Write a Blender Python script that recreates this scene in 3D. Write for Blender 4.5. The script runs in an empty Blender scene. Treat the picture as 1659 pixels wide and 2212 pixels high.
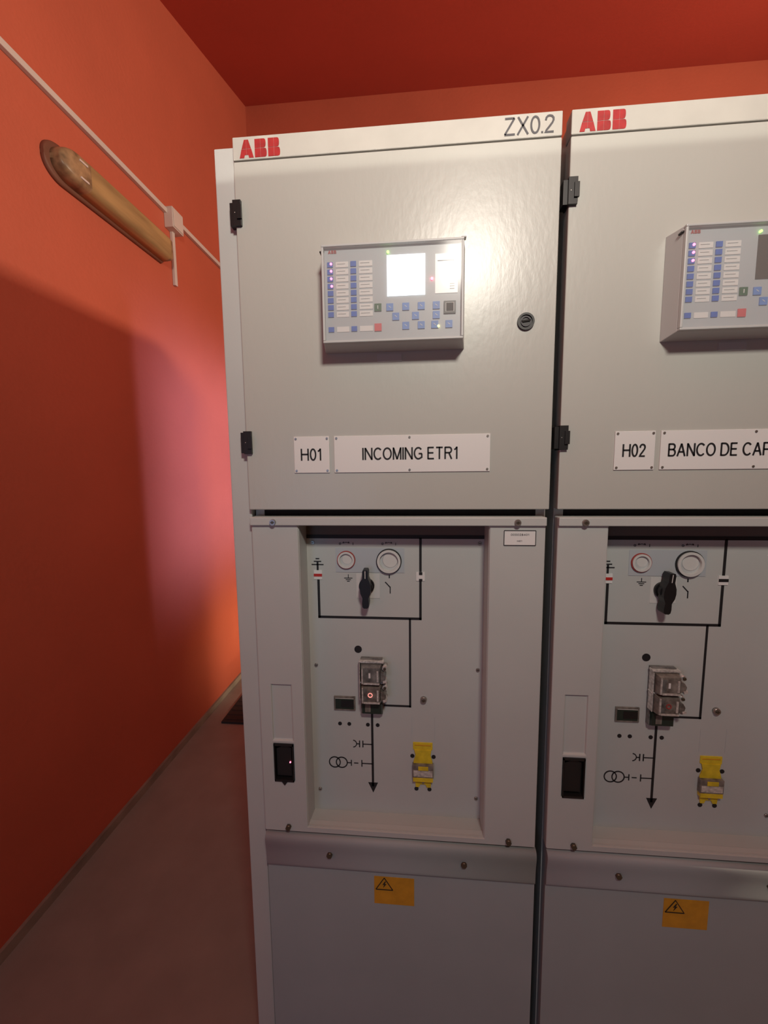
import bpy, bmesh, math
from mathutils import Vector, Matrix
scene=bpy.context.scene
scene.view_settings.view_transform='Standard'
col=scene.collection

# ------------------------------------------------------------------ materials
def srgb(r,g,b):
    return tuple(((c/255)/12.92 if c/255<=.04045 else ((c/255+.055)/1.055)**2.4) for c in (r,g,b))+(1,)
def mat(name,color,rough=.5,metal=0,var=0.0,vscale=4,bump=0.0,bscale=200,emit=0,spec=.5,alpha=1,bdist=.002,stretch=None):
    m=bpy.data.materials.new(name);m.use_nodes=True
    nt=m.node_tree;b=nt.nodes['Principled BSDF']
    b.inputs['Roughness'].default_value=rough;b.inputs['Metallic'].default_value=metal
    b.inputs['Specular IOR Level'].default_value=spec
    b.inputs['Alpha'].default_value=alpha
    tc=nt.nodes.new('ShaderNodeTexCoord');src=tc.outputs['Object']
    if stretch:
        mp=nt.nodes.new('ShaderNodeMapping');mp.inputs['Scale'].default_value=stretch
        nt.links.new(src,mp.inputs['Vector']);src=mp.outputs['Vector']
    n=nt.nodes.new('ShaderNodeTexNoise');n.inputs['Scale'].default_value=vscale;n.inputs['Detail'].default_value=6
    nt.links.new(src,n.inputs['Vector'])
    r=nt.nodes.new('ShaderNodeValToRGB')
    c=Vector(color[:3])
    r.color_ramp.elements[0].position=.3;r.color_ramp.elements[1].position=.7
    r.color_ramp.elements[0].color=tuple(c*(1-var))+(1,)
    r.color_ramp.elements[1].color=tuple(min(1,x*(1+var)) for x in c)+(1,)
    nt.links.new(n.outputs['Fac'],r.inputs['Fac'])
    nt.links.new(r.outputs['Color'],b.inputs['Base Color'])
    if bump>0:
        n2=nt.nodes.new('ShaderNodeTexNoise');n2.inputs['Scale'].default_value=bscale;n2.inputs['Detail'].default_value=3
        nt.links.new(src,n2.inputs['Vector'])
        bp=nt.nodes.new('ShaderNodeBump');bp.inputs['Strength'].default_value=bump;bp.inputs['Distance'].default_value=bdist
        nt.links.new(n2.outputs['Fac'],bp.inputs['Height']);nt.links.new(bp.outputs['Normal'],b.inputs['Normal'])
    if emit:
        nt.links.new(r.outputs['Color'],b.inputs['Emission Color']);b.inputs['Emission Strength'].default_value=emit
    return m
M={}
M['paint']=mat('grey_cabinet_paint',(.50,.51,.475),.31,var=.03,vscale=3,bump=.26,bscale=95,bdist=.0012,stretch=(1.0,1,.45))
M['paint2']=mat('grey_panel_paint',(.53,.555,.54),.46,var=.03,vscale=5,bump=.08,bscale=180,bdist=.001)
M['paint_dim']=mat('dimmed_base_cover_grey',(.38,.425,.435),.62,var=.04,vscale=5,bump=.08,bscale=180,bdist=.001,spec=.3)  # panel grey darkened and cooled, standing in for dimmer cool light low down
M['header']=mat('header_paint',(.50,.495,.455),.5,var=.07,vscale=14)
M['black']=mat('black_plastic',(.012,.012,.013),.42,var=.1)
M['ink']=mat('black_print',(.012,.012,.014),.6)
M['greyink']=mat('dark_grey_print',(.08,.08,.09),.6,var=.1)
M['redink']=mat('red_logo_print',srgb(158,28,30),.6,var=.25,vscale=60)
M['redring']=mat('red_ring_print',srgb(165,58,54),.55)
M['white']=mat('white_label_plastic',(.78,.78,.77),.45,var=.02)
M['offwhite']=mat('offwhite_plastic',(.66,.66,.64),.45,var=.02)
M['dark']=mat('dark_gap',(.015,.014,.013),.8)
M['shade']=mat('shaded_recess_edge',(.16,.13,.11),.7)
M['steel']=mat('zinc_screw',(.45,.43,.40),.35,metal=.9,var=.15,vscale=80)
M['brass']=mat('dark_bolt',(.13,.11,.08),.4,metal=.7)
M['relay']=mat('relay_housing_grey',(.52,.54,.54),.42,var=.03)
M['relayface']=mat('relay_front_foil',(.47,.51,.54),.4,var=.02)
M['blue']=mat('blue_key',srgb(42,95,190),.45,var=.08,vscale=90)
M['bluelight']=mat('pale_blue_key',srgb(96,140,210),.45,var=.08,vscale=90)
M['green']=mat('green_key',srgb(20,88,50),.45)
M['redkey']=mat('red_key',srgb(210,72,80),.45)
M['lcd']=mat('lit_screen',(.90,.97,1),.3,emit=1.5)
M['lcd2']=mat('glowing_label',(.95,.92,.88),.35,emit=.25)  # label card, given a faint glow of its own to look bright
M['lcdoff']=mat('unlit_screen',(.05,.032,.022),.2)
M['ledred']=mat('red_led',(1,.12,.2),.4,emit=6)
M['ledgreen']=mat('green_led',(.35,1,.15),.4,emit=3)
M['ledyellow']=mat('yellow_led',(1,.9,.3),.4,emit=2)
M['yellow']=mat('yellow_sticker',srgb(210,152,35),.5,var=.12,vscale=40)
M['lemon']=mat('yellow_plastic',srgb(220,195,45),.4,var=.15,vscale=60)
M['smoke']=mat('smoked_plastic',(.15,.15,.145),.2,var=.55,vscale=70)
M['smoke2']=mat('brown_smoked_plastic',(.19,.17,.15),.22,var=.5,vscale=70)
M['silver']=mat('worn_metal',(.66,.65,.62),.28,metal=.4,var=.4,vscale=150)
M['greenblack']=mat('dark_green_lens',(.02,.035,.028),.15)
M['red']=mat('indicator_red',srgb(190,40,35),.5)
M['glow']=mat('glowing_red_ring',(1,.35,.3),.5,emit=.9)
M['redwall']=mat('orange_red_wall_paint',(.51,.110,.058),.62,var=.06,vscale=2.2,bump=.25,bscale=60,bdist=.004)
M['greywall']=mat('grey_wall_paint',(.24,.24,.24),.7,var=.04,vscale=2)
M['ceil']=mat('red_ceiling_paint',(.43,.054,.030),.7,var=.05,vscale=2,bump=.15,bscale=50,bdist=.004)
M['skirt']=mat('worn_grey_skirting',(.27,.235,.19),.7,var=.25,vscale=8)
M['white_pipe']=mat('cream_trunking',(.62,.54,.49),.5,var=.05)
M['lampbase']=mat('lamp_base_plastic',(.16,.06,.035),.6,var=.2)
M['mat']=mat('dark_rubber',(.030,.030,.032),.85,var=.2)
M['plinth']=mat('plinth_grey',(.08,.08,.085),.6)
M['diff']=mat('yellowed_diffuser',(.37,.235,.10),.50,var=.40,vscale=20,stretch=(1,.12,1))
M['lens']=mat('clear_lamp_end',(.30,.19,.10),.40,var=.5,vscale=26)
M['floor']=mat('brown_floor',(.285,.262,.225),.65,var=.08,vscale=7,bump=.05,bscale=80)
m=bpy.data.materials.new('clear_cover');m.use_nodes=True;nt=m.node_tree;nt.nodes.clear()
o=nt.nodes.new('ShaderNodeOutputMaterial');mx=nt.nodes.new('ShaderNodeMixShader');t=nt.nodes.new('ShaderNodeBsdfTransparent');g=nt.nodes.new('ShaderNodeBsdfPrincipled')
g.inputs['Base Color'].default_value=(.75,.75,.75,1);g.inputs['Roughness'].default_value=.12
t.inputs['Color'].default_value=(.98,.98,.98,1);mx.inputs[0].default_value=.11
nt.links.new(t.outputs[0],mx.inputs[1]);nt.links.new(g.outputs[0],mx.inputs[2]);nt.links.new(mx.outputs[0],o.inputs[0])
M['clear']=m

# ------------------------------------------------------------------ geometry
class G:
    def __init__(s): s.v=[];s.f=[];s.mi=[];s.mats=[];s.sm=[]
    def m(s,k):
        if k not in s.mats:s.mats.append(k)
        return s.mats.index(k)
    def add(s,vs,fs,k,smooth=False):
        b=len(s.v);s.v+=[tuple(v) for v in vs]
        for f in fs: s.f.append([b+i for i in f]);s.mi.append(s.m(k));s.sm.append(smooth)
    def box(s,x0,x1,y0,y1,z0,z1,k):
        vs=[(x,y,z) for x in(x0,x1) for y in(y0,y1) for z in(z0,z1)]
        s.add(vs,[(0,1,3,2),(4,6,7,5),(0,4,5,1),(2,3,7,6),(0,2,6,4),(1,5,7,3)],k);return s
    def frust(s,a,b,k):  # a,b=(x0,x1,z0,z1,y)
        vs=[(x,q[4],z) for q in(a,b) for x,z in((q[0],q[2]),(q[1],q[2]),(q[1],q[3]),(q[0],q[3]))]
        s.add(vs,[(0,1,2,3),(7,6,5,4)]+[(i,(i+1)%4,4+(i+1)%4,4+i) for i in range(4)],k);return s
    def prism(s,pts,y0,y1,k):
        n=len(pts);vs=[(x,y0,z) for x,z in pts]+[(x,y1,z) for x,z in pts]
        s.add(vs,[list(range(n)),list(range(2*n-1,n-1,-1))]+[(i,(i+1)%n,n+(i+1)%n,n+i) for i in range(n)],k);return s
    def bar(s,x0,z0,x1,z1,w,y,k='ink',t=.0007):
        dx,dz=x1-x0,z1-z0;L=math.hypot(dx,dz);nx,nz=-dz/L*w/2,dx/L*w/2
        return s.prism([(x0+nx,z0+nz),(x0-nx,z0-nz),(x1-nx,z1-nz),(x1+nx,z1+nz)],y-t,y,k)
    def cyl(s,cx,cz,r,y0,y1,k,n=28,r2=None):
        r2=r if r2 is None else r2
        vs=[(cx+q*math.cos(a),y,cz+q*math.sin(a)) for q,y in((r,y0),(r2,y1)) for a in [2*math.pi*i/n for i in range(n)]]
        s.add(vs,[list(range(n)),list(range(2*n-1,n-1,-1))],k)
        b=len(s.v)-2*n
        for i in range(n): s.f.append([b+i,b+(i+1)%n,b+n+(i+1)%n,b+n+i]);s.mi.append(s.m(k));s.sm.append(True)
        return s
    def ring(s,cx,cz,r,w,y0,y1,k,n=36,a0=0,a1=2*math.pi):
        full=abs(a1-a0-2*math.pi)<1e-6;cnt=n if full else n+1
        vs=[]
        for i in range(cnt):
            a=a0+(a1-a0)*i/n;c,q=math.cos(a),math.sin(a)
            for rr,y in((r,y0),(r-w,y0),(r-w,y1),(r,y1)): vs.append((cx+rr*c,y,cz+rr*q))
        fs=[]
        for i in range(n):
            j=(i+1)%cnt
            for e in range(4): fs.append((i*4+e,i*4+(e+1)%4,j*4+(e+1)%4,j*4+e))
        if not full: fs+= [(0,1,2,3),(n*4+3,n*4+2,n*4+1,n*4)]
        s.add(vs,fs,k);return s
    def extx(s,prof,x0,x1,k,smooth=False):
        n=len(prof);vs=[(x0,y,z) for y,z in prof]+[(x1,y,z) for y,z in prof]
        s.add(vs,[list(range(n)),list(range(2*n-1,n-1,-1))],k)
        b=len(s.v)-2*n
        for i in range(n): s.f.append([b+i,b+(i+1)%n,b+n+(i+1)%n,b+n+i]);s.mi.append(s.m(k));s.sm.append(smooth)
        return s
    def mesh(s,name):
        me=bpy.data.meshes.new(name);me.from_pydata(s.v,[],s.f)
        for k in s.mats: me.materials.append(M[k])
        for p,i,q in zip(me.polygons,s.mi,s.sm): p.material_index=i;p.use_smooth=q
        bm=bmesh.new();bm.from_mesh(me);bmesh.ops.recalc_face_normals(bm,faces=bm.faces);bm.to_mesh(me);bm.free()
        return me
def part(name,g,parent=None,bevel=0,label=None,origin=(0,0,0)):
    me=g.mesh(name)
    if origin!=(0,0,0): me.transform(Matrix.Translation(-Vector(origin)))
    o=bpy.data.objects.new(name,me);o.location=origin;col.objects.link(o)
    if parent: o.parent=parent
    if bevel:
        b=o.modifiers.new('bevel','BEVEL');b.width=bevel;b.segments=2;b.limit_method='ANGLE';b.angle_limit=math.radians(35)
        b.harden_normals=False
    if label:o['label']=label
    return o
def cutout(name,g,cut,parent=None,bevel=0,label=None):
    o=part(name,g);c=part('cutter',cut)
    md=o.modifiers.new('b','BOOLEAN');md.object=c;md.operation='DIFFERENCE';md.solver='EXACT'
    dg=bpy.context.evaluated_depsgraph_get();dg.update()
    me=bpy.data.meshes.new_from_object(o.evaluated_get(dg),depsgraph=dg)
    o.modifiers.clear();o.data=me;bpy.data.objects.remove(c)
    if parent:o.parent=parent
    if bevel:
        b=o.modifiers.new('bevel','BEVEL');b.width=bevel;b.segments=2;b.limit_method='ANGLE';b.angle_limit=math.radians(35)
    if label:o['label']=label
    return o
def arc(cx,cy,rx,ry,a0,a1,n=14):
    return [(cx+rx*math.cos(math.radians(a0+(a1-a0)*i/n)),cy+ry*math.sin(math.radians(a0+(a1-a0)*i/n))) for i in range(n+1)]
GL={ # glyph: (width, [polylines]); plain grotesque capitals, centre lines
 'H':(.60,[[(0,0),(0,1)],[(.60,0),(.60,1)],[(0,.52),(.60,.52)]]),
 '0':(.46,[arc(.23,.5,.23,.455,0,360,24)]),
 '1':(.24,[[(0,.76),(.13,.84),(.22,.97)],[(.22,0),(.22,1)]]),
 '2':(.48,[[(.02,.70),(.05,.84),(.13,.93),(.24,.955),(.37,.92),(.45,.82),(.455,.69),(.39,.55),(.22,.33),(.08,.16),(.02,.045),(.48,.045)]]),
 '4':(.48,[[(.36,0),(.36,1)],[(.36,.95),(.0,.28)],[(0,.27),(.48,.27)]]),
 '8':(.46,[arc(.23,.74,.19,.215,0,360,18),arc(.23,.27,.23,.235,0,360,18)]),
 'I':(0,[[(0,0),(0,1)]]),
 'N':(.60,[[(0,0),(0,1)],[(0,.98),(.60,.02)],[(.60,0),(.60,1)]]),
 'C':(.64,[arc(.35,.5,.35,.455,42,318,22)]),
 'O':(.70,[arc(.35,.5,.35,.455,0,360,26)]),
 'M':(.66,[[(0,0),(0,1)],[(0,.98),(.33,.03)],[(.33,.03),(.66,.98)],[(.66,0),(.66,1)]]),
 'G':(.68,[arc(.35,.5,.35,.455,42,300,22)+[(.66,.17),(.66,.47)],[(.38,.47),(.68,.47)]]),
 'E':(.50,[[(0,0),(0,1)],[(0,.955),(.51,.955)],[(0,.52),(.48,.52)],[(0,.045),(.53,.045)]]),
 'T':(.60,[[(.30,0),(.30,1)],[(0,.955),(.60,.955)]]),
 'R':(.60,[[(0,0),(0,1)],[(0,.955),(.36,.955)]+arc(.36,.735,.20,.22,90,-90,10)[1:]+[(0,.515)],[(.34,.50),(.58,0)]]),
 'P':(.54,[[(0,0),(0,1)],[(0,.955),(.35,.955)]+arc(.35,.71,.21,.245,90,-90,10)[1:]+[(0,.465)]]),
 'B':(.54,[[(0,0),(0,1)],[(0,.955),(.32,.955)]+arc(.32,.745,.19,.21,90,-90,10)[1:]+[(0,.535)],[(.3,.535)]+arc(.33,.29,.22,.245,90,-90,10)+[(0,.045)]]),
 'A':(.66,[[(0,0),(.33,.98)],[(.33,.98),(.66,0)],[(.13,.34),(.53,.34)]]),
 'D':(.62,[[(0,0),(0,1)],[(0,.955),(.26,.955)]+arc(.26,.5,.36,.455,90,-90,16)[1:]+[(0,.045)]]),
 'Z':(.58,[[(.02,.955),(.56,.955)],[(.56,.95),(.02,.05)],[(0,.045),(.60,.045)]]),
 'X':(.60,[[(0,0),(.58,1)],[(.02,1),(.60,0)]]),
 '.':(0,[[(0,0),(0,.11)]]),' ':(.12,[])}
def stroke_text(g,s,x0,x1,z0,z1,y,k,w=.130,t=.0006,gap=.215):
    H=z1-z0;tot=sum(GL[c][0] for c in s)+gap*(len(s)-1)
    wd=w*H;sx=(x1-x0-wd)/tot;cx=0
    for c in s:
        gw,pls=GL[c]
        for pl in pls:
            P=[(x0+wd/2+(cx+a)*sx,z0+b*H) for a,b in pl];n=len(P)
            closed=math.hypot(P[0][0]-P[-1][0],P[0][1]-P[-1][1])<1e-7
            vs=[]
            for i in range(n):
                a=P[i-1] if i else (P[-2] if closed else P[0]);b=P[i+1] if i<n-1 else (P[1] if closed else P[-1])
                d1=Vector((P[i][0]-a[0],P[i][1]-a[1]));d2=Vector((b[0]-P[i][0],b[1]-P[i][1]))
                if d1.length<1e-9:d1=d2
                if d2.length<1e-9:d2=d1
                d1.normalize();d2.normalize();n1=Vector((-d1.y,d1.x));n2=Vector((-d2.y,d2.x));mm=(n1+n2)
                mm.normalize();q=min(1.6,1/max(.3,mm.dot(n1)))*wd/2
                vs+=[(P[i][0]+mm.x*q,y-t,P[i][1]+mm.y*q),(P[i][0]-mm.x*q,y-t,P[i][1]-mm.y*q)]
            g.add(vs,[(2*i,2*i+1,2*i+3,2*i+2) for i in range(n-1)],k)
        cx+=gw+gap
    return g
def logo(g,x0,x1,z0,z1,y,k,t=.0006):
    W=x1-x0;H=z1-z0
    def P(pts,ox): g.prism([(x0+(ox+a)*W,z0+b*H) for a,b in pts],y-t,y,k)
    P([(0,0),(.11,0),(.125,.16),(.1675,.16),(.1675,.485),(.05,.485)],0)
    P([(.055,.51),(.1675,.51),(.1675,1),(.12,1)],0)
    P([(.1725,.16),(.215,.16),(.23,0),(.345,0),(.29,.485),(.1725,.485)],0)
    P([(.1725,.51),(.285,.51),(.22,1),(.1725,1)],0)
    for ox in(.375,.70):
        P([(0,0),(.1375,0),(.1375,.485),(0,.485)],ox);P([(0,.51),(.1375,.51),(.1375,1),(0,1)],ox)
        for za,zb,w in((0,.485,.29),(.51,1,.270)):
            cr=.045
            pts=[(.1425,za),(w-cr-.004,za)]
            for i in range(7):
                a=-math.pi/2+math.pi*i/6;pts.append((w-cr+cr*max(0,math.cos(a))**.6,(za+zb)/2+(zb-za)/2*math.sin(a)))
            pts+=[(w-cr-.004,zb),(.1425,zb)]
            q=[]
            for p in pts:
                if not q or math.hypot(p[0]-q[-1][0],p[1]-q[-1][1])>.006:q.append(p)
            P(q,ox)
    return g
def screw(g,cx,cz,r,y,k='steel',h=.004):
    g.cyl(cx,cz,r*.9,y-h,y,k,n=18,r2=r);g.bar(cx-r*.6,cz,cx+r*.6,cz,r*.22,y-h,'dark',t=.0003)
    return g
def empty(name,loc,label,cat,group=None,parent=None):
    e=bpy.data.objects.new(name,None);e.empty_display_size=.1;e.location=loc;col.objects.link(e)
    if label:e['label']=label
    if cat:e['category']=cat
    if group:e['group']=group
    return e

# ------------------------------------------------------------------ cabinet
def cabinet(idx,x0):
    first=idx==0
    root=empty('switchgear_cabinet',(x0,0,0),
      'light grey steel switchgear cabinet, plate H01, lit relay screen' if first else
      'light grey steel switchgear cabinet, plate H02, unlit relay screen',
      'electrical cabinet','switchgear cabinets in the row')
    g=G();g.box(.002,.586,.095,1.0,.06,2.06,'paint');g.box(.002,.586,.22,1.0,2.0595,2.125,'paint')
    g.box(.002,.02,.028,.096,.06,2.045,'paint');g.box(.568,.586,.028,.096,.06,2.045,'paint')
    g.box(.02,.568,.03,.096,1.345,1.375,'dark');g.box(.02,.568,.03,.096,.645,.664,'dark')
    g.box(.004,.584,.07,.98,0,.0605,'plinth')
    part('cabinet_body',g,root)
    if first:
        g=G();g.box(-.042,-.001,.013,1.0,0,2.046,'paint2')
        part('end_cover',g,root,bevel=.002,label='light grey flat end cover strip')
    g=G();g.box(0,.585,0,.028,2.014,2.053,'header');
    hd=part('header_strip',g,root,bevel=.0015)
    g=G();logo(g,.013,.090,2.0165,2.047,0,'redink');part('logo',g,hd,label='red block lettering ABB')
    if first:
        g=G();stroke_text(g,'ZX0.2',.486,.572,2.0195,2.0475,0,'greyink',w=.118,gap=.17);part('lettering',g,hd,label='grey lettering ZX0.2')
    g=G();g.box(0,.585,0,.026,1.369,2.0115,'paint')
    door=part('door',g,root,bevel=.0018)
    for hz in(1.922,1.502):
        g=G();g.box(-.003,.0125,-.006,.02,hz-.022,hz+.022,'black')
        g.box(.006,.0145,-.009,-.005,hz-.012,hz+.012,'black');g.cyl(.001,hz,.001,-.0065,-.006,'steel',n=8)
        g.box(-.0105,-.002,-.001,.02,hz-.020,hz+.020,'black')
        part('hinge',g,door,bevel=.0012,label='black plastic hinge')
    g=G();g.ring(.532,1.710,.0150,.0035,-.004,0,'black');g.cyl(.532,1.710,.0118,-.0015,0,'black')
    g.ring(.532,1.710,.009,.002,-.0035,-.0012,'greyink');g.bar(.524,1.710,.540,1.712,.003,-.0015,'dark',t=.002)
    part('lock',g,door,label='round black key lock')
    g=G();g.box(.262,.308,-.0012,0,1.648,1.662,'relay')
    part('small_plate',g,door)
    # relay
    g=G();g.frust((.170,.4165,1.672,1.8365,-.038),(.164,.4225,1.666,1.8405,-.0001),'relay')
    g.box(.170,.4165,-.046,-.0378,1.672,1.676,'relay');g.box(.170,.4165,-.046,-.0378,1.8325,1.8365,'relay')
    g.box(.170,.174,-.046,-.0378,1.676,1.8325,'relay');g.box(.4125,.4165,-.046,-.0378,1.676,1.8325,'relay')
    g.box(.166,.1745,-.041,-.03,1.826,1.829,'black');g.box(.412,.4205,-.041,-.03,1.838,1.8405,'relay')
    rel=part('protection_relay',g,root,bevel=.001,label='grey protection relay with keypad and screen')
    yf=-.0382
    g=G();g.box(.1742,.4123,yf-.0004,yf+.001,1.6762,1.8323,'relayface')
    for r in range(9):
        z=1.8055-r*.01195 if r<8 else 1.6965
        g.box(.1945,.2165,yf-.0012,yf,z-.0045,z+.0045,'white');g.box(.2355,.2590,yf-.0012,yf,z-.0045,z+.0045,'white')
        if r<8 :
            g.bar(.197,z+.001,.211,z+.001,.0008,yf-.0012,'relay');g.bar(.238,z+.001,.254,z+.001,.0008,yf-.0012,'relay')
    part('front_foil',g,rel,label='pale grey foil with white label strips')
    g=G();logo(g,.181,.196,1.824,1.8295,yf-.0004,'redink');part('logo',g,rel,label='small red lettering ABB')
    g=G();g.box(.2845,.3505,yf-.0015,yf,1.749,1.8165,'lcd' if first else 'lcdoff')
    part('screen',g,rel,label='glowing white screen' if first else 'dark unlit screen')
    g=G();g.box(.3680,.4065,yf-.0015,yf,1.750,1.8145,'lcd2')
    if first: g.bar(.372,1.803,.4,1.803,.0008,yf-.0015,'greyink')
    for zz in (1.757,1.761,1.765): g.bar(.393,zz,.401,zz,.001,yf-.0015,'relay')
    part('label_card',g,rel)
    def key(x,z,k,w=.0050,s=None,wz=None):
        g=G();wz=wz or w*1.02
        g.box(x-w,x+w,yf-.0022,yf,z-wz,z+wz,k)
        if s: g.bar(x,z-.003,x,z+.003,.0012,yf-.0022,s)
        elif k=='bluelight': g.bar(x-.002,z+.002,x+.002,z-.001,.001,yf-.0022,'offwhite',t=.0002)
        part('key_button',g,rel)
    for r in range(9):
        z=1.8055-r*.01195 if r<8 else 1.6965
        key(.1842,z,'blue',wz=.0042);key(.2255,z,'blue',wz=.0042)
    key(.2680,1.7310,'green',.0062,'white');key(.2680,1.6975,'redkey',.0062)
    for x,z in((.2890,1.7305),(.3170,1.7305),(.3440,1.7305),(.3700,1.7305),(.2995,1.7145),(.3340,1.7145),(.3700,1.7145),(.3170,1.6985),(.3440,1.6985),(.3675,1.6985),(.3920,1.6985)):
        key(x,z,'bluelight',.006)
    g=G();g.box(.3830,.4035,yf-.003,yf,1.7160,1.7365,'black');g.box(.3860,.4005,yf-.0036,yf-.003,1.7185,1.7335,'offwhite');g.box(.3870,.3995,yf-.004,yf-.0036,1.7192,1.7328,'dark')
    part('port_socket',g,rel,label='black square service socket')
    leds=[(.1862,1.8065,'ledred'),(.1862,1.7945,'ledred'),(.1862,1.7820,'ledred'),(.2865,1.8215,'ledgreen')]
    if first: leds+=[(.1868,1.7695,'ledred'),(.3625,1.7745,'ledred'),(.3740,1.6955,'ledyellow')]
    for x,z,k in leds:
        g=G();g.cyl(x,z,.0021,yf-.0032,yf,k,n=12);part('indicator_light',g,rel)
    g=G();g.box(.1735,.413,-.0455,-.0445,1.6755,1.833,'clear')
    part('clear_cover',g,rel,label='clear plastic relay cover')
    def plate(xa,xb,txt,ta,tb,scr):
        g=G();g.box(xa,xb,-.0022,0,1.4418,1.5121,'white')
        pl=part('nameplate',g,root,bevel=.0006,label='white engraved plate reading '+txt)
        g=G();stroke_text(g,txt,ta,tb,1.4658,1.4888,-.0022,'ink');part('lettering',g,pl)
        for x,z in scr:
            g=G();g.cyl(x,z,.0022,-.0034,-.0022,'steel',n=14);part('rivet',g,pl)
    cz=(1.4462,1.5078)
    plate(.0966,.1666,'H01' if first else 'H02',.110,.151,[(x,z) for x in(.1008,.1624) for z in cz])
    if first: plate(.1761,.4731,'INCOMING ETR1',.231,.413,[(x,z) for x in(.181,.322,.468) for z in cz])
    else: plate(.1761,.4731,'BANCO DE CAP',.189,.362,[(x,z) for x in(.181,.335,.468) for z in cz])
    # lower front panel
    a,b=(.0985 if first else .0945),.4755
    g=G();g.box(.002,.580,0,.022,.662,1.3545,'paint2')
    c=G();c.box(a,b,-.1,.1,.6735,1.337,'paint2');
    c.box(.029,.072,-.1,.0045,.874,1.0,'paint2');c.box(.029,.0725,-.1,.1,.780,.866,'paint2')
    fp=cutout('front_panel',g,c,root,bevel=.0022)
    g=G();g.box(.002,.580,-.006,-.0001,1.3380,1.3545,'paint2');part('top_flange',g,fp,bevel=.0015)
    for x in(.0496,.5262):
        g=G();screw(g,x,1.3445,.0065,-.006);g.cyl(x,1.3445,.003,-.0105,-.009,'brass',n=6);part('screw',g,fp)
    for x in(.056,.525):
        g=G();g.cyl(x,.6735,.0058,-.007,.001,'brass',n=6);part('screw',g,fp)
    if first:
        g=G();g.box(.5025,.5615,-.0008,0,1.3000,1.3285,'white')
        y=-.0008
        for p,q,cc,d in((.5025,1.3,.5615,1.3),(.5025,1.3285,.5615,1.3285),(.5025,1.3,.5025,1.3285),(.5615,1.3,.5615,1.3285)): g.bar(p,q,cc,d,.0012,y)
        stroke_text(g,'000028401',.515,.549,1.3190,1.3225,y,'greyink',w=.16);stroke_text(g,'H01',.527,.536,1.3070,1.3100,y,'greyink',w=.16)
        part('data_label',g,fp,label='small white data label')
    g=G();g.box(.0285,.073,.010,.0218,.779,.867,'black')
    g.box(.0295,.0315,-.002,.0105,.781,.866,'black');g.box(.070,.0722,-.002,.0105,.781,.866,'black');g.box(.0295,.0722,-.002,.0105,.862,.867,'black');g.box(.0295,.0722,-.002,.0105,.7795,.784,'black')
    g.prism([(.034,.79),(.066,.79),(.066,.855),(.05,.86),(.034,.852)],.004,.0102,'black')
    if first: g.prism([(.045,.781),(.058,.781),(.0515,.772)],-.003,.004,'black');g.cyl(.0635,.822,.0016,.0025,.0042,'ledred',n=10)
    part('handle_recess',g,fp,label='black recessed pull window')
    # recess tray: walls sit just inside the opening
    yr=.0562
    g=G();ai,bi=a+.0008,b-.0008
    g.box(ai-.0035,ai,.004,yr+.003,.668,1.340,'paint2');g.box(bi,bi+.0035,.004,yr+.003,.668,1.340,'paint2')
    g.extx([(.004,.6705),(.004,.6742),(yr,.667),(yr,.664)],ai,bi,'paint2');g.box(ai,bi,.004,yr,1.3362,1.3395,'shade')
    g.box(ai,bi,yr+.0005,yr+.003,1.309,1.337,'shade')
    part('recess_frame',g,root)
    g=G();g.box(ai,bi,yr,yr+.0028,.664,1.309,'paint2');g.box(.162,.309,yr-.001,yr,1.2285,1.2815,'relayface')
    g.box(.206,.256,yr-.0008,yr,1.172,1.2255,'offwhite')
    mp=part('mimic_panel',g,root)
    g=G();w=.0052
    g.bar(ai,1.3055,bi,1.3055,.0075,yr);g.bar(.343,1.304,.343,1.1255,w,yr)
    g.bar(.123,1.212,.123,1.1255,w,yr);g.bar(.1205,1.128,.3455,1.128,w,yr);g.bar(.3205,1.128,.3205,.9255,w*.85,yr);g.bar(.3225,.928,.262,.928,w*.8,yr)
    g.bar(.122,1.250,.122,1.230,w*.8,yr)
    for z,l in((1.2445,.026),(1.2515,.016),(1.2575,.008)): g.bar(.122-l/2,z,.122+l/2,z,.0022,yr)
    g.bar(.1885,1.2235,.1885,1.2155,.0014,yr)
    for z,l in((1.2155,.018),(1.212,.011),(1.2085,.006)): g.bar(.1885-l/2,z,.1885+l/2,z,.0014,yr)
    g.bar(.277,1.2235,.277,1.2165,.0024,yr)
    g.bar(.268,1.208,.2785,1.1965,.0020,yr);g.bar(.2785,1.198,.2785,1.183,.0020,yr)
    for cx in(.185,.276):
        g.ring(cx-.013,1.2905,.0024,.001,yr-.0006,yr,'ink',n=12);g.ring(cx,1.285,.009,.001,yr-.0006,yr,'ink',n=10,a0=.9,a1=2.2);g.bar(cx+.015,1.293,cx+.015,1.2875,.001,yr)
        g.bar(cx-.007,1.2915,cx-.005,1.2945,.0016,yr);g.bar(cx+.007,1.2915,cx+.005,1.2945,.0016,yr)
    g.cyl(.207,1.056,.0082,yr-.0007,yr,'ink')
    for x in(.163,.184,.226,.248): g.cyl(x,.8805,.0043,yr-.0007,yr,'ink',n=20)
    g.bar(.2357,.908,.2357,.732,w*.95,yr);g.prism([(.225,.741),(.247,.741),(.2362,.7165)],yr-.0007,yr,'ink')
    z=.8335
    g.bar(.2357,z,.2145,z,.002,yr);g.bar(.2140,z-.008,.2140,z+.008,.0024,yr);g.bar(.2065,z-.008,.2065,z+.008,.0024,yr);g.bar(.2065,z,.1995,z,.002,yr)
    g.ring(.1915,z,.0092,.0019,yr-.0007,yr,'ink',n=14,a0=-1.5,a1=1.5)
    z=.7865
    for cx in(.149,.165): g.ring(cx,z,.0137,.0024,yr-.0007,yr,'ink')
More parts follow.
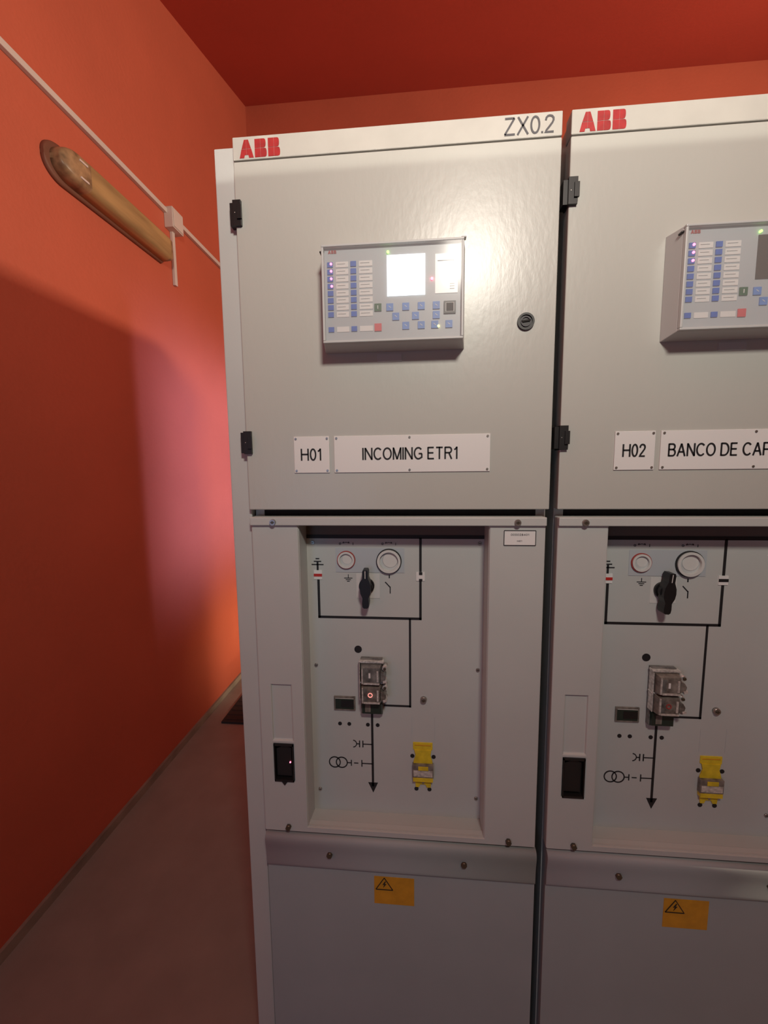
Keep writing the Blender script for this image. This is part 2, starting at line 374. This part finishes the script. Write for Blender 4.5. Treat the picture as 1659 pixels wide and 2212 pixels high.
    g.bar(.178,z,.186,z,.002,yr);g.bar(.187,z-.007,.187,z+.007,.0022,yr);g.bar(.193,z,.203,z,.002,yr);g.bar(.211,z-.008,.211,z+.008,.0022,yr);g.bar(.211,z,.2357,z,.002,yr)
    for x,z in((.325,.811),(.372,.811),(.334,.732),(.363,.732)): g.cyl(x,z,.0046,yr-.0008,yr,'ink',n=18)
    for x0_,x1_,z0_,z1_ in((.3235,.3235,.853,.905),(.374,.374,.853,.905)): g.bar(x0_,z0_,x1_,z1_,.0008,yr,'relay')
    part('mimic_diagram',g,mp,label='black single line diagram print')
    g=G();g.box(.1135,.1315,yr-.0015,yr,1.212,1.232,'white');g.bar(.1135,1.2215,.1315,1.2215,.006,yr-.0015,'red');part('position_indicator',g,mp,label='white indicator with red bar')
    g=G();g.box(.334,.352,yr-.0015,yr,1.2115,1.2305,'white')
    if first: g.bar(.3435,1.2305,.3435,1.2245,.007,yr-.0015);g.bar(.3435,1.2115,.3435,1.216,.007,yr-.0015)
    else: g.bar(.334,1.221,.352,1.221,.006,yr-.0015)
    part('position_indicator',g,mp,label='white indicator with black bar')
    g=G();g.ring(.185,1.2555,.0197,.0016,yr-.0040,yr,'redring');g.ring(.185,1.2555,.0179,.004,yr-.006,yr,'offwhite');g.cyl(.185,1.2555,.0142,yr-.0012,yr,'relay');g.cyl(.187,1.257,.010,yr-.0016,yr,'offwhite',r2=.0115)
    part('key_socket',g,mp,label='round socket with red ring')
    g=G();g.ring(.2765,1.2537,.0268,.0018,yr-.0050,yr,'ink');g.ring(.2765,1.2537,.0248,.005,yr-.008,yr,'offwhite');g.cyl(.2765,1.2537,.0199,yr-.0012,yr,'relay');g.cyl(.279,1.2557,.0150,yr-.0020,yr-.001,'offwhite',r2=.0165)
    part('key_socket',g,mp,label='large round socket with black ring')
    g=G();g.cyl(.2285,1.200,.0165,yr-.006,yr,'black');g.cyl(.2285,1.200,.0135,yr-.018,yr-.006,'black')
    half=[(.0045,1.240),(.0062,1.236),(.0060,1.222),(.0105,1.210),(.0115,1.200),(.0105,1.190),(.0062,1.180),(.0072,1.168),(.0065,1.161),(.0035,1.158)]
    pts=[(.2285+q,z) for q,z in half]+[(.2285-q,z) for q,z in half[::-1]]
    g.prism(pts,yr-.028,yr-.006,'black')
    g.bar(.2285,1.238,.2285,1.222,.0016,yr-.028,'offwhite',t=.0003)
    kn=part('rotary_knob',g,mp,bevel=.0012,label='black rotary selector knob')
    if not first:
        c0=Vector((.2285,0,1.200));R_=Matrix.Translation(c0)@Matrix.Rotation(math.radians(5),4,'Y')@Matrix.Translation(-c0)
        kn.data.transform(R_)
    # switch block with smoked covers
    g=G();g.box(.213,.261,yr-.012,yr,.914,1.040,'smoke')
    g.box(.2105,.2645,yr-.020,yr-.006,1.034,1.0385,'silver');g.box(.2115,.2135,yr-.022,yr-.006,.950,1.034,'silver')
    g.box(.2105,.2625,yr-.020,yr-.006,.9885,.9915,'silver')
    sb=part('switch_block',g,mp,bevel=.0010,label='worn metal push button block with smoked covers')
    for z,k in((1.0125,'smoke'),(.9695,'smoke2')):
        if not first:k='smoke2'
        g=G();g.frust((.218,.257,z-.018,z+.018,yr-.034),(.214,.261,z-.0205,z+.0205,yr-.010),k)
        g.box(.2185,.2215,yr-.036,yr-.033,z-.017,z+.017,'silver');g.box(.222,.2565,yr-.036,yr-.033,z-.018,z-.0145,'silver');g.box(.2225,.230,yr-.0345,yr-.034,z-.013,z+.014,'smoke')
        if z>1: g.box(.2335,.2375,yr-.0349,yr-.034,z-.004,z+.007,'white')
        else: g.ring(.2365,z+.001,.0052,.0016,yr-.0352,yr-.034,'glow' if first else 'redring',n=20)
        g.box(.2505,.2545,yr-.0355,yr-.033,z-.012,z+.012,'silver')
        # angled side flap and its lug
        g.prism([(.2585,z-.014),(.2680,z-.010),(.2700,z-.002),(.2655,z+.006),(.2585,z+.008)],yr-.032,yr-.012,k)
        g.prism([(.2640,z-.0155),(.2715,z-.0125),(.2705,z-.0085),(.2635,z-.0105)],yr-.034,yr-.015,'silver')
        part('push_button_cover',g,sb,bevel=.0010,label='smoked flip cover with metal edges')
    g=G();g.frust((.2165,.258,.918,.945,yr-.018),(.2145,.2605,.915,.948,yr-.0115),'greenblack');g.box(.223,.235,yr-.0187,yr-.018,.922,.941,'smoke2');part('status_window',g,sb,bevel=.001)
    for z in(1.026,.983,.955):
        g=G();g.cyl(.2670,z,.0052,yr-.026,yr-.006,'silver',n=14);g.cyl(.2670,z,.003,yr-.029,yr-.026,'brass',n=12);part('hinge_pin',g,sb)
    g=G();g.box(.151,.199,yr-.003,yr,.914,.9465,'smoke2');g.box(.1545,.1955,yr-.0036,yr-.003,.9175,.943,'greenblack');g.box(.167,.1955,yr-.0042,yr-.0034,.922,.938,'black')
    g.bar(.1545,.9425,.1955,.9425,.001,yr-.0036,'offwhite')
    part('counter_window',g,mp,label='dark operation counter window')
    g=G();screw(g,.3497,.9455,.0072,yr,h=.006);g.cyl(.3497,.9455,.0028,yr-.0075,yr-.006,'brass',n=6);part('bolt',g,mp)
    for x,z in((.1125,1.2925),(.4655,1.2925),(.1125,1.017),(.4655,1.017),(.1135,.718),(.466,.7165)):
        g=G();screw(g,x,z,.0042,yr,h=.002);part('screw',g,mp)
    # yellow padlock shutter
    g=G();g.box(.3265,.3695,yr-.002,yr,.828,.8445,'lemon')
    g.bar(.330,.8385,.366,.8385,.0022,yr-.002,'yellow')
    g.prism([(.329,.828),(.367,.828),(.365,.815),(.3695,.800),(.3695,.795),(.3275,.795),(.3275,.800),(.332,.815)],yr-.0035,yr-.0008,'lemon')
    g.box(.3255,.3715,yr-.010,yr,.7665,.7965,'smoke2');g.box(.3275,.3695,yr-.0108,yr-.0098,.7695,.7840,'silver');g.box(.338,.360,yr-.0115,yr-.0100,.785,.794,'lemon');g.box(.3265,.3705,yr-.0105,yr-.0008,.757,.7665,'lemon')
    g.prism([(.3305,.7570),(.3675,.7570),(.3655,.738),(.357,.738),(.354,.745),(.343,.745),(.340,.738),(.3325,.738)],yr-.003,yr,'lemon')
    g.cyl(.349,.7505,.003,yr-.0045,yr-.003,'steel',n=12)
    part('padlock_shutter',g,mp,bevel=.0006,label='yellow and clear padlock shutter')
    prof=[(.03,.6565),(.004,.6565),(0,.6558),(-.0035,.6540),(-.0060,.6510),(-.0072,.6465),(-.0072,.641),(-.0064,.634),(-.0054,.628),(-.0044,.622),(-.0036,.615),(-.0031,.608),(-.0028,.600),(-.0027,.592),(-.0028,.586),(-.0026,.5815),(-.0014,.5785),(.003,.5775),(.003,.062),(.03,.062)]
    g=G();g.extx(prof,.004,.582,'paint_dim')
    bc=part('base_cover',g,root)
    for p in bc.data.polygons:
        if abs(p.normal.x)<.5 and p.center.z>.5785: p.use_smooth=True
    for x in(.146,.434):
        g=G();g.cyl(x,.616,.0062,-.009,.0,'brass',n=6);part('screw',g,bc)
    g=G();g.box(.2418,.3290,.0022,.003,.4985,.5645,'yellow')
    lb=part('warning_sticker',g,bc,label='orange yellow high voltage warning sticker')
    g=G();y=.0022;p=[(.2455,.5335),(.2825,.5335),(.264,.5620)]
    for i in range(3): g.bar(*p[i],*p[(i+1)%3],.0016,y)
    g.prism([(.2655,.5535),(.260,.5450),(.2638,.5458),(.2612,.5375),(.2685,.5475),(.2648,.5468),(.2675,.5535)],y-.0006,y,'ink')
    part('warning_triangle',g,lb)
    return root
cabinet(0,0.0);cabinet(1,0.6)

# ------------------------------------------------------------------ room
XL,YB,YF,XR=-.905,2.338,-3.0,4.6
def cz(y): return 4.057+.344*(y-2.338)
def struct(o): o['kind']='structure';return o
yk=-.3
g=G();g.box(XL,XR,YF,YB,-.1,0,'floor');struct(part('floor',g))
prof=[(YF-.1,cz(yk)),(yk,cz(yk)),(YB+.1,cz(YB+.1)),(YB+.1,cz(YB+.1)+.1),(yk,cz(yk)+.1),(YF-.1,cz(yk)+.1)]
g=G();g.extx(prof,XL-.1,XR+.1,'ceil');struct(part('ceiling',g))
g=G();n=[(YF,-.1),(YB,-.1),(YB,cz(YB)+.02),(yk,cz(yk)+.02),(YF,cz(yk)+.02)]
g.extx(n,XL-.1,XL,'redwall');struct(part('wall_left',g))
g=G();g.extx(n,XR,XR+.1,'greywall');struct(part('wall_right',g))
g=G();g.box(XL-.1,XR+.1,YB,YB+.1,-.1,cz(YB)+.03,'redwall');struct(part('wall_back',g))
g=G();g.box(XL-.1,XR+.1,YF-.1,YF,-.1,cz(yk)+.02,'greywall');struct(part('wall_front',g))
g=G();g.box(XL,XL+.012,YF,YB,0,.035,'skirt');struct(part('baseboard_left',g))
g=G();g.box(XL+.012,XR,YB-.012,YB,0,.035,'skirt');struct(part('baseboard_back',g))

# wall conduit with junction box
XT=XL+.0005
root=empty('cable_trunking',(XT,1.28,2.70),'cream plastic cable trunking with junction box on the orange wall','cable trunking')
def P(name,g,label=None,bevel=0):
    o=part(name,g,None,bevel=bevel,label=label);o.parent=root;o.matrix_parent_inverse=Matrix.Translation(root.location).inverted();return o
g=G();g.box(XT,XL+.018,-.4,1.25,2.705,2.727,'white_pipe');P('trunking_run',g,bevel=.002)
g=G();g.box(XT,XL+.018,1.33,YB,2.705,2.727,'white_pipe');P('trunking_run',g,bevel=.002)
g=G();g.box(XT,XL+.016,1.285,1.305,2.385,2.645,'white_pipe');P('trunking_drop',g,bevel=.002)
g=G();g.box(XT,XL+.045,1.245,1.335,2.640,2.735,'white_pipe');g.box(XL+.045,XL+.049,1.25,1.33,2.645,2.73,'white_pipe');P('junction_box',g,bevel=.003)

# wall lamp
root=empty('wall_lamp',(XT,.88,2.50),'unlit oblong wall lamp with yellowed plastic diffuser on orange wall','wall lamp')
zc=2.503
def loft(g,rings,k,smooth=True):
    n=len(rings[0]);vs=[v for r in rings for v in r]
    fs=[(i*n+j,i*n+(j+1)%n,(i+1)*n+(j+1)%n,(i+1)*n+j) for i in range(len(rings)-1) for j in range(n)]
    g.add(vs,fs,k,smooth);g.add([*rings[0],*rings[-1]],[tuple(range(n)),tuple(range(2*n-1,n-1,-1))],k,False)
def sect(y,x0,p,h):
    pts=[(.0,-1),(.45,-.985),(.72,-.95),(.88,-.88),(.96,-.78),(1,-.66),(1,-.33),(1,0)]
    pts=pts+[(a,-b) for a,b in pts[::-1][1:]]
    return [(x0+p*a,y,zc+h*b) for a,b in pts]
g=G();R_=[]
for i in range(13):
    t=i/12;e=math.sin(t*math.pi/2);R_.append(sect(.570+.075*(1-math.cos(t*math.pi/2)),XT,.014,.006+.060*e))
R_+=[sect(1.190,XT,.014,.060),sect(1.198,XT,.014,.054)]
loft(g,R_,'lampbase');P('lamp_base',g)
g=G();R_=[]
for i in range(15):
    t=i/14;e=math.sin(t*math.pi/2);R_.append(sect(.592+.070*(1-math.cos(t*math.pi/2)),XL+.013,.032+.022*e,.008+.045*e))
R_.append(sect(.705,XL+.013,.0543,.0531))
loft(g,R_,'lens');P('end_lens',g,'clearer rounded lamp end')
g=G();loft(g,[sect(.705,XL+.013,.0546,.0533),sect(1.176,XL+.013,.0560,.0525)],'diff');P('diffuser',g,'yellowed translucent diffuser')
g=G();loft(g,[sect(1.176,XL+.013,.0550,.0518),sect(1.192,XL+.013,.0540,.0510)],'lens');P('end_cap',g,bevel=.002)
for z in(-.030,.026):
    g=G();g.box(XL+.045,XL+.0705,.655,.690,zc+z-.0035,zc+z+.0035,'white_pipe');P('end_clip',g,bevel=.001)

# floor mat behind
g=G();g.box(-.79,-.30,1.30,1.68,0,.012,'mat')
for i in range(8): g.box(-.78,-.31,1.32+i*.045,1.335+i*.045,.012,.015,'mat')
o=part('floor_mat',g,None,bevel=.003,origin=(-.545,1.49,0));o['label']='dark rubber floor mat beside the orange wall';o['category']='mat'

# ------------------------------------------------------------------ lights
def area(name,loc,target,sx,sy,power,color,spread=180):
    l=bpy.data.lights.new(name,'AREA');l.shape='RECTANGLE';l.size=sx;l.size_y=sy;l.energy=power;l.color=color;l.spread=math.radians(spread)
    o=bpy.data.objects.new(name,l);o.location=loc;col.objects.link(o)
    d=Vector(target)-Vector(loc);o.rotation_euler=d.to_track_quat('-Z','Y').to_euler();return o
area('front_lamp_light',(.57,-1.2,2.36),(.45,0,2.65),.22,.22,20,(1,.92,.80))
area('side_lamp_light',(3.6,.45,2.40),(-.9,.9,2.8),.25,.25,88,(1,.82,.62))
area('rear_window_light',(2.6,1.72,1.47),(-.9,1.72,1.47),1.28,1.24,7.6,(.44,.50,.95),13)
area('rear_low_fill',(2.6,1.95,.42),(-.9,1.95,.42),.9,.55,1.5,(1,.72,.42),16)  # added warm fill for the low rear wall, no lamp there
area('door_top_band_fill',(.62,-1.1,2.064),(.62,0,2.064),2.0,.15,.32,(1,.92,.80),1.2)  # added narrow beam, brightens only the band along the door tops
area('low_front_fill',(-.6,-2.7,1.0),(0,0,.5),.8,1.2,5,(.32,.60,1))  # added cool fill for the lower fronts, no doorway is built
w=bpy.data.worlds.new('room_air');scene.world=w;w.use_nodes=True
w.node_tree.nodes['Background'].inputs[0].default_value=(.8,.6,.5,1);w.node_tree.nodes['Background'].inputs[1].default_value=.03

# ------------------------------------------------------------------ camera
ya,pi,ro,f=.0855,-.1089,-.0101,869.93
fw=Vector((-math.sin(ya)*math.cos(pi),math.cos(ya)*math.cos(pi),math.sin(pi)))
r=Vector((math.cos(ya),math.sin(ya),0));up=r.cross(fw)
c,s=math.cos(ro),math.sin(ro);rr=c*r+s*up;uu=-s*r+c*up
cd=bpy.data.cameras.new('camera');cam=bpy.data.objects.new('camera',cd);col.objects.link(cam)
mt=Matrix((rr,uu,-fw)).transposed().to_4x4();mt.translation=Vector((.3386,-.78,1.45));cam.matrix_world=mt
cd.sensor_fit='VERTICAL';cd.sensor_height=36;cd.sensor_width=27;cd.lens=f/2212*36;cd.clip_start=.02
scene.camera=cam
